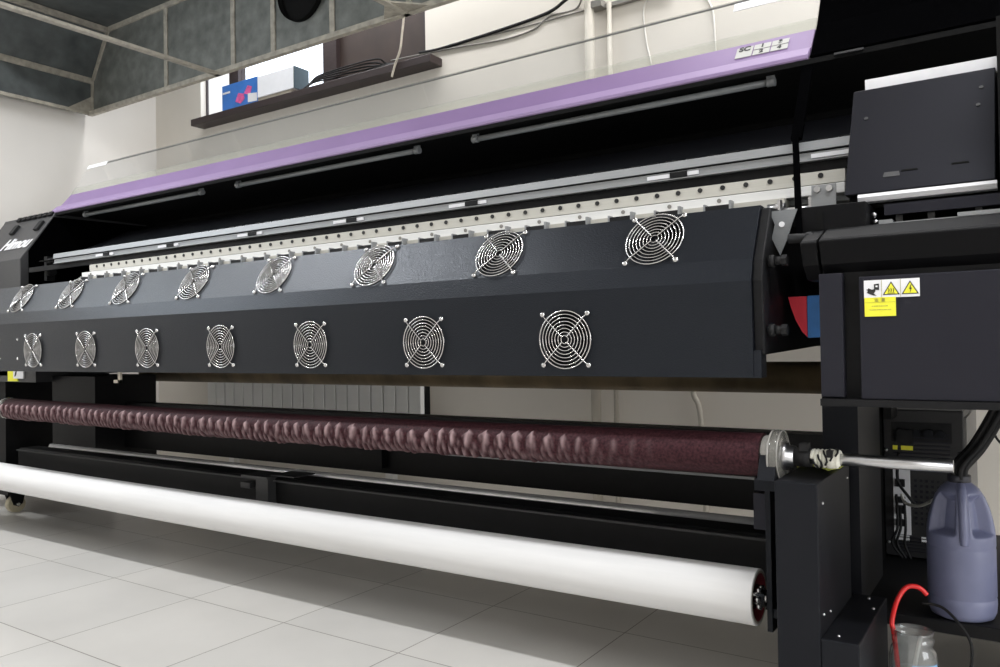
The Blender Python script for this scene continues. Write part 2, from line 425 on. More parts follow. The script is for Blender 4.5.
for x in (-.80, -1.47, -1.98, -2.5, -3.02, -3.5):
    MB().box(x-.06, x+.005, 1.999, 2.004, 1.2535, 1.2635).build('encoder_tag', 'white_plastic', ur)
    MB().box(x+.052, x+.082, 1.999, 2.004, 1.2535, 1.2635).build('encoder_tag', 'white_plastic', ur)
    MB().box(x+.005, x+.052, 1.996, 2.004, 1.252, 1.266).build('encoder_clip', 'black_dull', ur)
MB().box(-.44, -.352, 1.999, 2.004, 1.2535, 1.2635).build('encoder_tag', 'white_plastic', ur)
# pressing strip and clips under the flange
MB().box(-3.68, -.50, 1.985, 2.03, 1.140, 1.1635).build('press_strip', 'rail_cream', pr)
c0 = None
for i in range(23):
    x = -.66-.1335*i
    if c0 is None:
        k = MB(); k.box(-.033, .033, -.022, 0, -.024, -.005); c0 = k.build('pinch_clip', 'rubber', pr)
        cks = [MB().box(.030,.036,-.024,0,-.026,.004).build('clip_bracket', 'alu', c0), MB().box(-.036,-.031,-.023,0,-.026,0).build('clip_bracket', 'alu', c0), MB().cyl((-.005,.010,.011),(-.005,.0075,.011),.0055,n=12).build('clip_screw', 'cable_grey', c0)]
        c = c0
    else:
        c = c0.copy(); col.objects.link(c)
        for ck in cks:
            k2 = ck.copy(); col.objects.link(k2); k2.parent = c
    c.matrix_basis = Matrix.Translation((x, 1.99, 1.166)); attach(c, pr)
# cable chain behind the beam
ch = MB()
for i in range(48):
    x = -.38-.056*i
    ch.prism([(x-.022,1.290),(x+.022,1.290),(x+.016,1.322),(x-.016,1.322)], 2.10, 2.15, 'Y')
ch.build('cable_chain', 'black_dull', pr)
# interior lining
MB().box(-4.30, .5, 2.72, 2.75, .80, 1.56).build('rear_panel', 'black_deep', pr)
MB().prism([(2.16,1.285),(2.60,1.50),(2.60,1.48),(2.16,1.265)], -4.30, -.36).build('sloped_rear_tray', 'tray_grey', pr)
MB().box(-4.30, .5, 2.22, 2.75, 1.553, 1.566).build('roof_panel', 'black_deep', pr)
# lid
LX0, LX1 = -4.335, -.487
MB().prism([(2.203,1.557),(2.196,1.562),(2.196,1.572),(2.226,1.600),(2.238,1.594),(2.245,1.594),(2.25,1.575)], LX0, LX1).build('lid_lip', 'purple_lip', pr, bevel=.002)
lid = MB().prism([(2.241,1.596),(2.243,1.602),(2.300,1.673),(2.306,1.668),(2.250,1.592)], LX0, LX1).build('purple_lid', 'purple', pr, bevel=.001)
MB().prism([(2.199,1.546),(2.199,1.559),(2.245,1.59),(2.26,1.56),(2.23,1.546)], LX0, .5).build('lid_hinge_bar', 'black_deep', pr)
def lp(t, y0=2.300, z0=1.673, y1=2.40, z1=1.848): return (y0+(y1-y0)*t, z0+(z1-z0)*t)
A = lp(0); B = lp(.22); C_ = lp(.965); D = lp(1.0)
th = (.006, -.004)
def strip(p, q, x0, x1, t=th): return MB().prism([p, q, (q[0]+t[0], q[1]+t[1]), (p[0]+t[0], p[1]+t[1])], x0, x1)
MB().prism([(2.2370,1.5925),(2.2395,1.6005),(2.2445,1.6045),(2.2475,1.598)], LX0, LX1-.002).build('lid_groove', 'purple_dark', pr)
sheet = strip(B, C_, LX0, LX1).build('clear_lid_sheet', 'acrylic', pr)
strip(A, B, LX0, LX1).build('lid_sheet_band', 'acrylic_band', pr)
strip(lp(.955), lp(.972), LX0, LX1, (.003,-.002)).build('sheet_edge', 'acrylic_edge', sheet)
strip(C_, D, LX0, LX1).build('sheet_rim', 'acrylic_band', sheet)
for x0, x1, a, b_ in ((-4.33,-4.14,.88,1.0), (-.735,-.51,.76,.92)):
    p, q = lp(a), lp(b_); p = (p[0]-.003, p[1]); q = (q[0]-.003, q[1])
    strip(p, q, x0, x1, (.002,-.001)).build('white_sticker', 'label_white', sheet)
# model badge on the lid
ld = Vector((0,.057,.071)).normalized(); lo = Vector((0,-.071,.057)).normalized()
badge = None
bx, bc = -.625, Vector((0,2.2725,1.6388))+lo*.001
bw, bh, gp = .046, .0225, .0035
for cx_ in range(3):
    for ry in range(2):
        x = bx+(cx_-1)*(bw+gp); 
        if cx_ == 0 and ry == 1: continue
        hh = bh if cx_ else bh*2+gp
        cz = (0 if cx_ == 0 else (.5-ry)*(bh+gp))
        p = Vector((x, bc.y, bc.z))+ld*cz
        U = Vector((1,0,0))*bw/2; V = ld*hh/2
        k = MB().slab([p-U-V, p+U-V, p+U+V, p-U+V], lo*.0012).build('badge_tile', 'badge_white', pr)
        t = {(0,0):'SC',(1,0):'1',(2,0):'3',(1,1):'2',(2,1):'4'}[(cx_,ry)]
        lettering(t, .021 if cx_ else .028, frame_mtx(p+lo*.0016+(ld*.014 if cx_ == 0 else ld*.002), (1,0,0), ld), 'label_black', k, bold=.0012)
# lamp tubes below the lid
for x0, x1 in ((-.607,-1.59), (-1.873,-2.859), (-3.139,-4.085)):
    t = MB().cyl((x0,2.25,1.534), (x1,2.25,1.534), .0095, n=16).build('lamp_tube', 'tube_grey', pr)
    for x, s in ((x0,1),(x1,-1)):
        k = MB(); k.cyl((x,2.25,1.534),(x+s*.022,2.25,1.534),.0125,n=14); k.box(min(x,x+s*.02),max(x,x+s*.02),2.243,2.257,1.540,1.555)
        k.build('lamp_socket', 'tube_grey', t)
# black lid over the carriage side
MB().prism([(2.203,1.56),(2.30,1.681),(2.58,2.17),(2.60,2.16),(2.32,1.67),(2.25,1.57)], -.484, .5).build('carriage_lid', 'lid_black', pr, bevel=.002)
hl = MB().prism([(2.196,1.566),(2.208,1.577),(2.213,1.574),(2.2,1.562)], -.48, .5).build('carriage_lid_edge', 'lid_black', pr)
for x in (-.42, -.06):
    MB().box(x, x+.07, 2.188, 2.196, 1.553, 1.558).build('lid_hinge', 'housing_grey', pr)
MB().prism([(2.415,1.880),(2.50,2.028),(2.497,2.031),(2.412,1.884)], -.46, -.36).build('lid_plate', 'panel_grey', pr)
# stay strap
P1, P2, P3 = Vector((-.484,2.19,1.54)), Vector((-.462,1.95,1.296)), Vector((-.404,1.715,1.04))
MB().slab([P1+Vector((-.016,0,0)), P1+Vector((.012,0,0)), P2+Vector((.012,0,0)), P2+Vector((-.012,0,0))], (0,.008,-.006)).build('lid_stay', 'lid_black', pr)
MB().slab([P2+Vector((-.008,-.004,.004)), P2+Vector((.006,-.004,.004)), P3+Vector((.006,0,0)), P3+Vector((-.007,0,0))], (0,.006,-.006)).build('lid_stay', 'lid_black', pr)
k = MB(); k.cyl((-.425,1.712,1.030),(-.385,1.712,1.028),.010,n=12); k.ball((-.384,1.712,1.028),.013)
k.build('stay_knob', 'rubber', pr)
# left housing
LH = MB().prism([(2.02,.70),(2.02,1.302),(2.19,1.545),(2.20,1.566),(2.75,1.566),(2.75,.70)], -4.85, -4.30).build('side_housing', 'housing_grey', pr, bevel=.003)
MB().prism([(2.02,.672),(2.02,.745),(2.40,.745),(2.40,.672)], -4.85, -4.15).build('side_housing_base', 'housing_grey', pr)
hd = Vector((0,.17,.243)).normalized(); hn = Vector((0,-.243,.17)).normalized()
pc = Vector((-4.47, 2.02, 1.302))+hd*.112+hn*.004
lettering('Himou', .105, frame_mtx(pc, (1,0,0), hd), 'white_plastic', LH, name='logo', bold=.003, shear=.3)
pb = Vector((-4.47, 2.02, 1.302))+hd*.112
for x in (-4.62, -4.36):
    p = Vector((x, 2.02, 1.302))+hd*.225
    MB().slab([p-Vector((.02,0,0))-hd*.03, p+Vector((.02,0,0))-hd*.03, p+Vector((.02,0,0))+hd*.03, p-Vector((.02,0,0))+hd*.03], hn*.014).build('latch', 'rubber', LH)
for i in range(7):
    x = -4.66+.055*i
    p = Vector((x, 2.02, 1.302))+hd*.305
    MB().slab([p-Vector((.02,0,0))-hd*.012, p+Vector((.02,0,0))-hd*.012, p+Vector((.02,0,0))+hd*.012, p-Vector((.02,0,0))+hd*.012], hn*.012).build('hinge_knuckle', 'black_dull', LH)
k = MB().box(-4.425,-4.325,2.014,2.02,.676,.735); k.build('warning_label', 'label_yellow', LH)
MB().box(-4.365,-4.26,2.013,2.019,.690,.735).build('warning_label', 'label_white', LH)
MB().slab([(-4.35,2.0125,.70),(-4.335,2.0125,.705),(-4.325,2.0125,.73),(-4.34,2.0125,.725)], (0,-.001,0)).build('warning_symbol', 'label_black', LH)
MB().prism([(2.06,1.0),(2.06,1.345),(2.19,1.535),(2.72,1.545),(2.72,1.0)], -4.2995, -4.296).build('inner_liner', 'lid_black', pr)
# end mechanics inside the left opening
k = MB(); k.cyl((-4.10,2.06,1.275),(-4.03,2.06,1.275),.014); k.cyl((-4.10,2.06,1.22),(-4.05,2.06,1.22),.018); k.box(-4.12,-4.095,2.05,2.09,1.18,1.30)
k.build('belt_pulley', 'black_dull', pr)
# right housing
RX0, RX1 = -.357, .5
MB().box(RX0+.002, RX1, 1.69, 2.70, .70, 1.0).build('carriage_housing', 'black_dull', pr)
pn = MB().box(-.283, RX1, 1.66, 1.69, .704, .939).build('service_panel', 'panel_grey', pr, bevel=.002)
MB().box(RX0, -.314, 1.664, 1.69, .706, .949).build('corner_post', 'panel_grey', pr, bevel=.002)
MB().box(RX0, RX1, 1.655, 1.70, .690, .7035).build('housing_sill', 'black_dull', pr)
nose = MB().prism([(1.705,.940),(1.668,.968),(1.648,1.012),(1.655,1.018),(1.73,1.046),(1.76,1.046),(1.76,.940)], RX0+.004, RX1).build('front_nose', 'nose_black', pr, bevel=.003)
MB().prism([(1.705,.940),(1.668,.968),(1.648,1.010),(1.655,1.016),(1.73,1.044),(1.76,1.044),(1.76,.940)], -.388, RX0).build('front_nose_end', 'nose_black', pr, bevel=.003)
blk = MB().box(-.407, -.282, 1.75, 1.86, 1.03, 1.098).build('nose_block', 'nose_black', pr, bevel=.002)
MB().cyl((-.371,1.7485,1.080),(-.371,1.7505,1.080),.0075,n=14).build('key_slot', 'black_deep', blk)
MB().box(-.378,-.364,1.7484,1.7504,1.048,1.080).build('key_slot', 'black_deep', blk)
pl = MB().box(-.418, -.366, 1.895, 1.90, 1.118, 1.168).build('rail_end_plate', 'alu', pr)
for x in (-.405, -.379):
    MB().cyl((x,1.895,1.158),(x,1.889,1.158),.007,n=12).build('bolt', 'steel', pl)
k = MB(); k.cyl((-.50,1.93,1.125),(-.425,1.93,1.125),.005); k.box(-.432,-.425,1.925,1.94,1.11,1.15); k.box(-.50,-.494,1.92,1.94,1.11,1.15); k.cyl((-.53,1.95,1.135),(-.49,1.95,1.135),.011)
k.build('end_roller', 'steel', pr)
MB().slab([(-.472,1.745,1.096),(-.414,1.745,1.096),(-.428,1.745,1.058),(-.436,1.745,1.033),(-.451,1.745,1.000),(-.468,1.745,1.038),(-.461,1.745,1.067)], (0,.003,0)).build('end_bracket', 'alu_grey', pr)
MB().cyl((-.446,1.745,1.066),(-.446,1.742,1.066),.006,n=12).build('bolt', 'white_plastic', pr)  # white disc painting a highlight dot on the bracket, not a real bolt
# carriage
cv = MB().prism([(1.80,1.122),(1.93,1.374),(2.30,1.374),(2.30,1.122)], -.331, -.060).build('carriage_cover', 'cover_grey', pr, bevel=.002)
cd = Vector((0,.13,.252)).normalized(); cn = Vector((0,-.252,.13)).normalized()
for x, t in ((-.30,.20),(-.09,.19),(-.085,.235)):
    p = Vector((x,1.80,1.122))+cd*t; MB().cyl(p, p+cn*.002, .004, n=10).build('screw', 'housing_grey', cv)
for x in (-.21, -.12):
    p = Vector((x,1.80,1.122))+cd*(.045+.02*(x+.21)); MB().slab([p-Vector((.015,0,0)), p+Vector((.015,0,0)), p+Vector((.015,0,0))+cd*.004, p-Vector((.015,0,0))+cd*.004], cn*.001).build('vent_slot', 'black_deep', cv)
p = Vector((-.243,1.80,1.122))+cd*.035
MB().slab([p-Vector((.016,0,0)), p+Vector((.016,0,0)), p+Vector((.014,0,0))+cd*.012, p-Vector((.014,0,0))+cd*.012], cn*.001).build('worn_patch', 'housing_grey', cv)
MB().box(-.31, -.058, 1.95, 1.96, 1.37, 1.402).build('white_strip', 'white_plastic', cv)
MB().prism([(1.80,1.104),(1.795,1.113),(1.80,1.120),(1.83,1.120),(1.83,1.104)], -.305, -.058).build('carriage_bar', 'white_plastic', cv)
MB().box(-.328,.5,1.84,2.30,1.095,1.122).build('carriage_base', 'black_deep', pr)
MB().box(-.052, .02, 1.76, 2.30, 1.10, 1.42).build('carriage_end_plate', 'black_deep', pr)
# capping station behind the nose
cs = MB(); cs.box(-.255,.3,1.80,1.83,1.048,1.057); cs.box(-.265,-.24,1.79,1.83,1.046,1.062); cs.box(-.125,.3,1.795,1.82,1.056,1.064)
cs.build('capping_station', 'alu', pr)
for x in (-.23, -.172, -.09, -.045):
    MB().box(x-.006, x+.006, 1.812, 1.822, 1.045, 1.095).build('capping_post', 'housing_grey', pr)
MB().box(-.255, .3, 1.795, 1.81, 1.072, 1.094).build('capping_rail', 'panel_grey', pr)
for x, z in ((-.272,1.06),(-.275,1.075),(-.262,1.05)):
    MB().ball((x,1.80,z), .006, 8).build('bolt', 'steel', pr)
# warning labels
s = MB().box(-.274,-.179,1.6585,1.66,.897,.931).build('warning_label', 'label_white', pn)
n_ = MB().box(-.2735,-.2195,1.6583,1.66,.862,.898).build('notice_label', 'label_yellow', pn)
Y0 = 1.6582
def flat(pts, name, m, par, y=Y0): return MB().slab([(a,y,b) for a,b in pts], (0,-.0003,0)).build(name, m, par)
flat([(-.2435,.8975),(-.2428,.8975),(-.2428,.9305),(-.2435,.9305)], 'label_divider', 'label_grey', s)
flat([(-.2112,.8975),(-.2105,.8975),(-.2105,.9305),(-.2112,.9305)], 'label_divider', 'label_grey', s)
for cx_ in (-.2268, -.1948):
    def tri(r, cz=.9115): return [(cx_-r*.0145, cz-r*.0095),(cx_+r*.0145, cz-r*.0095),(cx_, cz+r*.0155)]
    flat(tri(1), 'warning_triangle', 'label_black', s)
    flat(tri(.80,.9112), 'warning_triangle', 'label_yellow', s, Y0-.0004)
for dx in (-.004, 0, .004):
    flat([(-.2268+dx-.0008,.907),(-.2268+dx+.0004,.907),(-.2268+dx+.0014,.911),(-.2268+dx+.0002,.914),(-.2268+dx-.001,.914),(-.2268+dx,.911)], 'heat_symbol', 'label_black', s, Y0-.0008)
flat([(-.2328,.9045),(-.2208,.9045),(-.2208,.9055),(-.2328,.9055)], 'heat_symbol', 'label_black', s, Y0-.0008)
flat([(-.1962,.9115),(-.1936,.9195),(-.1922,.9195),(-.1938,.9135),(-.1918,.9135),(-.1950,.9035),(-.1942,.9105)], 'lightning_symbol', 'label_black', s, Y0-.0008)
flat([(-.2700,.9135),(-.2670,.9110),(-.2690,.9075),(-.2660,.9055),(-.2580,.9020),(-.2520,.9010),(-.2570,.9055),(-.2540,.9095),(-.2540,.9145),(-.2600,.9130),(-.2660,.9160),(-.2670,.9140)], 'hand_symbol', 'label_black', s)
flat([(-.2562,.9130),(-.2475,.9118),(-.2475,.9240),(-.2562,.9232)], 'hand_symbol', 'label_black', s, Y0-.0001)
flat([(-.2535,.9175),(-.2500,.9172),(-.2500,.9205),(-.2535,.9205)], 'hand_symbol', 'label_white', s, Y0-.0005)
lettering('注  意', .0075, frame_mtx((-.2465,Y0-.0004,.8925), (1,0,0), (0,0,1)), 'label_grey', n_)
flat([(-.2730,.8885),(-.2200,.8885),(-.2200,.8888),(-.2730,.8888)], 'notice_rule', 'label_grey', n_)
for zz, xa_, nn_ in ((.8815, -.2605, 9), (.8745, -.2645, 12)):
    for q in range(nn_):
        w_ = .0016+.0008*((q*7) % 3)/2
        flat([(xa_+q*.0031,zz-.0007),(xa_+q*.0031+w_,zz-.0007),(xa_+q*.0031+w_,zz+.0007),(xa_+q*.0031,zz+.0007)], 'notice_text', 'label_grey', n_)
# ------------------------------------------------ lower frame
MB().box(-4.15,-3.755,2.10,2.42,.20,.70).build('leg', 'beam_black', pr)
MB().box(-4.85,-4.15,2.30,2.42,.10,.24).build('foot', 'beam_black', pr)
MB().prism([(2.00,.0),(2.00,.70),(2.30,.70),(2.30,.0)], -.428, -.350).build('leg', 'black_paint', pr)
MB().box(-4.15,-.428,2.25,2.33,.347,.566).build('rear_crossbeam', 'beam_black', pr)
MB().box(-1.75,-.428,2.238,2.25,.434,.441).build('crossbeam_ledge', 'alu', pr)
MB().box(-2.09,-2.03,2.22,2.25,.37,.48).build('crossbeam_post', 'beam_black', pr)
fb = MB().prism([(1.935,.18),(1.935,.346),(1.945,.356),(2.03,.356),(2.03,.18)], -4.15, -.428).build('front_crossbeam', 'beam_black', pr)
MB().box(-4.15,-.428,1.925,1.936,.344,.350).build('crossbeam_trim', 'housing_grey', fb)
MB().cyl((-4.10,2.07,.350),(-.428,2.07,.350),.0165,n=24).build('tension_bar', 'bar_silver', pr)
k = MB(); k.box(-2.345,-2.28,1.90,1.936,.22,.355); k.box(-2.42,-2.28,1.895,1.99,.355,.364); k.box(-2.43,-2.38,1.90,1.925,.315,.335); k.prism([(-2.30,.364),(-2.18,.364),(-2.18,.368),(-2.30,.368)], 1.93, 2.03, 'Y')
k.build('crossbeam_bracket', 'housing_grey', fb)
MB().box(-.428,-.374,2.30,2.75,.172,.70).build('leg_side_panel', 'black_deep', pr)
# take-up tower with stepped foot
tw = MB().prism([(1.66,.0),(1.66,.535),(1.98,.535),(1.97,.0)], -.451, -.367).build('take_up_tower', 'black_paint', pr, bevel=.003)
MB().box(-.367,-.297,1.66,2.0,.0,.232).build('tower_foot', 'black_paint', pr, bevel=.003)
for x, y, z in ((-.34,1.69,.232),(-.31,1.9,.232),(-.33,1.97,.232)):
    MB().ball((x,y,z), .0035, 8).build('bolt', 'steel', tw)
for y, z in ((1.70,.49),(1.95,.505),(1.69,.27),(1.75,.26)):
    MB().ball((-.367,y,z), .003, 8).build('bolt', 'steel', tw)
br = MB(); br.box(-.503,-.491,1.775,1.815,.185,.55); br.box(-.503,-.452,1.70,1.80,.505,.530); br.prism([(1.675,.53),(1.70,.585),(1.73,.57),(1.75,.545),(1.80,.555),(1.80,.53)], -.49, -.455); br.box(-.492,-.445,1.78,1.81,.215,.235)
br.build('roll_bracket', 'black_paint', pr, bevel=.001)
MB().box(-.535,-.503,1.80,1.83,.40,.48).build('bracket_block', 'panel_grey', pr)
# base beam at right
MB().prism([(2.0,.172),(2.0,.198),(2.003,.2),(2.95,.2),(2.95,.172)], -.40, .5).build('base_tray', 'black_dull', pr, bevel=.001)
for i in range(2):
    x = (-4.405, .40)[i]; y = 2.03
    c = MB(); c.box(x-.06,x+.07,y-.06,y+.3,.10,.14); c.prism([(y-.035,.105),(y+.045,.105),(y+.03,.045),(y+.01,.03),(y-.012,.04)], x+.022, x+.032); c.prism([(y-.035,.105),(y+.045,.105),(y+.03,.045),(y+.01,.03),(y-.012,.04)], x-.032, x-.022)
    o = c.build('caster', 'black_dull', pr)
    MB().cyl((x-.019,y+.008,.042),(x+.019,y+.008,.042),.042,n=28).build('wheel', 'caster_wheel', o)
    MB().cyl((x-.035,y+.008,.042),(x+.036,y+.008,.042),.008,n=12).build('axle', 'chrome', o)
MB().box(-4.85,-4.15,2.02,2.42,.14,.20).build('foot', 'beam_black', pr)
k = MB(); k.box(-4.78,-4.64,2.1,2.36,.20,.70); k.build('side_leg', 'beam_black', pr)
# housing for left roll end
MB().box(-4.40,-3.84,1.72,1.79,.55,.60).build('roll_arm', 'beam_black', pr)
MB().box(-4.40,-4.38,1.72,1.86,.20,.57).build('roll_bracket', 'black_paint', pr)

# ------------------------------------------------ rolls
mr = thing('maroon_film_roll', 'maroon film roll with crumpled wrinkles, hanging on a steel shaft under the fans', 'roll', (-2.1,1.74,.53))
xs0, xs1 = -3.79, -.492
NX, NT = 1500, 96
mb = MB(); vs = []; cre = []
def hn1(i, s=0):
    v = sin(i*127.1+s*311.7)*43758.5453; return v-math.floor(v)
def rough1(x, s):
    i = math.floor(x); f_ = x-i; f_ = f_*f_*(3-2*f_); return hn1(i,s)*(1-f_)+hn1(i+1,s)*f_
def tri(x): return 2*abs(x-math.floor(x)-.5)        # 1 at cell borders, 0 at centres
def sst(a, b, x):
    t = min(1, max(0, (x-a)/(b-a))); return t*t*(3-2*t)
for i in range(NX+1):
    x = xs0+(xs1-xs0)*i/NX
    fade = sst(0, .5, -.66-x)*(.8+.2*rough1(x*3,5))
    xx = x+.016*(rough1(x*11,1)-.5)+.008*(rough1(x*31,2)-.5)
    P_ = .047; c = math.floor(xx/P_+.5)
    pk = 1-tri(xx/P_)                                # zig-zag: 1 at crests
    pk = tri(xx/P_+.5) if False else pk
    top = .10+.20*(hn1(c,3)-.5)+(.42+.25*(hn1(c,6)-.5))*pk
    low = -.92-.30*tri(xx/P_*.5+.3)+.25*(rough1(x*9,4)-.5)
    for j in range(NT):
        th_ = 2*pi*j/NT
        a = th_ if th_ < pi else th_-2*pi
        env = sst(top+.16, top-.03, a)*sst(low-.35, low+.15, a)
        dia = abs(tri(xx/P_+.30*a)-tri(xx/P_-.30*a))
        dia2 = tri(xx/(P_*.42)+.9*a+rough1(x*20,7)) * tri(xx/(P_*.53)-.7*a)
        fine = (rough1(x*90+a*8,8)-.5)
        dr = env*fade*(.0035+.0085*(pk-.45)*sst(-.9,.3,a)+.0085*(dia-.4)+.0050*(dia2-.3)+.0020*fine)+.0006*(rough1(x*25,11)-.5)
        r = .0435+.003*(x-xs0)/(xs1-xs0)+dr
        vs.append((x, 1.74-r*cos(th_), .575-.009*sin(pi*(x-xs0)/(xs1-xs0))+r*sin(th_)))
        cre.append(min(1, env*fade*max(0, .02+.70*sst(.35,.8,dia)*sst(-1.2,.3,a)+.45*(dia2-.15)+.65*(pk-.35)*sst(-.6,.2,a)+.5*sst(.6,1,pk)*sst(-.4,.3,a))))  # light on ridges and crests put into the colour
mb.faces(vs, [(i*NT+j, i*NT+(j+1)%NT, (i+1)*NT+(j+1)%NT, (i+1)*NT+j) for i in range(NX) for j in range(NT)], True)
mb.faces(vs[:NT], [tuple(range(NT))]); mb.faces(vs[-NT:], [tuple(range(NT))])
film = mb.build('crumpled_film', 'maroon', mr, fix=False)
ca = film.data.attributes.new('crease_light', 'FLOAT', 'POINT')
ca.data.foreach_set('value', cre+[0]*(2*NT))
ax = (0,1.74,.575)
MB().lathe([(.0001,-.493),(.040,-.493),(.040,-.474),(.053,-.472),(.055,-.466),(.055,-.456),(.052,-.452),(.034,-.450),(.0001,-.450)], ax, 40, 'X').build('end_flange', 'clear_plastic', mr)
MB().ring((-.4715,1.74,.575), .0535, .0022, 'X').build('flange_rim', 'clear_rim', mr)
MB().ring((-.453,1.74,.575), .0530, .0018, 'X').build('flange_rim', 'clear_rim', mr)
k = MB(); k.lathe([(.041,-.490),(.0425,-.487),(.0425,-.478),(.041,-.475)], ax, 40, 'X'); k.build('hub_band', 'clear_rim', mr)
hb = MB(); hb.lathe([(.0001,-3.80),(.044,-3.80),(.047,-3.81),(.047,-3.83),(.0001,-3.832)], ax, 32, 'X'); hb.build('end_flange', 'clear_plastic', mr)
hb = MB(); hb.lathe([(.0001,-.455),(.026,-.455),(.029,-.450),(.029,-.442),(.023,-.440),(.023,-.428),(.0001,-.428)], ax, 28, 'X'); hb.build('shaft_collar', 'steel', mr)
k = MB(); k.cyl((-.428,1.74,.575),(-.395,1.74,.575),.020,n=20); k.box(-.415,-.398,1.72,1.745,.590,.606); k.build('shaft_clamp', 'rubber', mr)
MB().cyl((-.40,1.74,.575),(-.138,1.74,.575),.0125,n=24).build('steel_shaft', 'steel', mr)
wp = []
for i in range(90):
    t = i/89; a = t*2*pi*6.5
    wp.append((-.392+.052*t, 1.74-.0155*cos(a), .575+.0155*sin(a)))
k = MB(); k.tube(wp, .0042, 6)
k.lathe([(.013,-.368),(.019,-.364),(.0205,-.355),(.018,-.344),(.0128,-.338)], ax, 20, 'X')
k.build('cloth_wrapping', 'bandage', mr)
k = MB()
for q in range(5):
    x = -.385+.010*q; a0 = -1.6+.5*q
    k.tube([(x+.004*sin(3*t), 1.74-.0205*cos(a0+t), .575+.0205*sin(a0+t)) for t in (0,.4,.8,1.2,1.6)], .0022, 6)
k.box(-.362,-.350,1.719,1.735,.580,.594)
k.build('black_twine', 'rubber', mr)
wr = thing('white_media_roll', 'thick white paper roll hanging low across the front above the floor', 'roll', (-2.1,1.79,.19))
mb = MB(); NXW, NTW = 220, 64; vs = []
xa, xb, WZ = -4.35, -.525, .253
for i in range(NXW+1):
    x = xa+(xb-xa)*i/NXW
    for j in range(NTW):
        t = 2*pi*j/NTW; r = .0613+.0006*(rough1(x*4+2*sin(t),21)-.5); sg = .009*sin(pi*(x-xa)/(xb-xa))
        vs.append((x,1.79+r*cos(t),WZ-sg+r*sin(t)))
mb.faces(vs, [(i*NTW+j, i*NTW+(j+1)%NTW, (i+1)*NTW+(j+1)%NTW, (i+1)*NTW+j) for i in range(NXW) for j in range(NTW)], True)
mb.faces(vs[:NTW], [tuple(range(NTW))])
mb.lathe([(.0613,-.525),(.0603,-.5235),(.0565,-.5235)], (0,1.79,WZ), NTW, 'X')
mb.build('paper', 'paper', wr)
MB().lathe([(.0565,-.5235),(.052,-.5225),(.052,-.5235)], (0,1.79,WZ), NTW, 'X').build('core_rim', 'card', wr)
MB().lathe([(.052,-.633),(.052,-.5235),(.050,-.5235),(.047,-.593),(.0001,-.593)], (0,1.79,WZ), 40, 'X').build('core', 'core_dark', wr)
k = MB(); k.cyl((-.593,1.79,WZ),(-.509,1.79,WZ),.018,n=18)
for i in range(6):
    a = i*pi/3; k.cyl((-.533,1.79+.02*cos(a),WZ+.02*sin(a)),(-.515,1.79+.02*cos(a),WZ+.02*sin(a)),.007,n=10)
k.cyl((-.523,1.79,WZ),(-.50,1.79,WZ),.009,n=14)
k.build('roll_spindle', 'chrome', wr)
rr = thing('rear_media_roll', 'long brown wrapped media roll behind the printer, seen below the fan hood', 'roll', (-2.2,2.6,.65))
MB().cyl((-4.12,2.6,.703),(-.36,2.6,.703),.05,n=40).build('media', 'brown_wrap', rr)
k = MB(); k.cyl((-4.16,2.6,.703),(-4.12,2.6,.703),.02); k.cyl((-.36,2.6,.703),(-.33,2.6,.703),.02); k.build('core', 'card', rr)
for x in (-4.16,-.345):
    MB().prism([(2.40,.60),(2.40,.68),(2.56,.66),(2.66,.69),(2.66,.64),(2.55,.60)], x-.01, x+.01).build('rear_roll_arm', 'beam_black', pr)
wbx = MB().cyl((-3.93,2.238,.4515),(-3.44,2.238,.4515),.010,n=14).build('white_tube', 'white_plastic')
tag(wbx, 'short white tube lying on the black rear beam just below the maroon roll', 'tube')
HK = -2.887
k = MB(); k.box(HK,HK+.018,1.703,1.710,.700,.745); k.box(HK-.028,HK+.018,1.703,1.710,.700,.712); k.build('hood_hook', 'cable_cream', pr)

# ------------------------------------------------ things on and around the right side
tag(MB().slab([(-.4605,1.84,.916),(-.421,1.84,.916),(-.421,1.84,.826),(-.432,1.84,.838),(-.445,1.84,.864),(-.455,1.84,.893)], (0,.004,0)).build('folded_card', 'red'), 'red quarter-round card tucked behind the hood end plate', 'card')
tag(MB().slab([(-.420,1.838,.917),(-.372,1.842,.918),(-.372,1.842,.826),(-.420,1.838,.824)], (0,.012,0)).build('folded_card', 'blue', bevel=.002), 'blue slab standing beside the red card at the hood end', 'card')
k = MB(); pts = []
def ribbon(pts, wdt, name, m):
    mb = MB(); vs = []
    for p in pts: vs += [(p[0],p[1]-wdt/2,p[2]),(p[0],p[1]+wdt/2,p[2])]
    mb.faces(vs, [(2*i,2*i+1,2*i+3,2*i+2) for i in range(len(pts)-1)], True)
    o = mb.build(name, m); sd = o.modifiers.new('t','SOLIDIFY'); sd.thickness = .0015; return o
tag(ribbon([(-.452+.01*i, 1.88+.02*sin(i*.7), .5375+.004*abs(sin(i*.9))) for i in range(10)], .06, 'yellow_ribbon', 'ribbon'), 'crumpled yellow-green ribbon lying on the black tower below the shaft', 'ribbon')

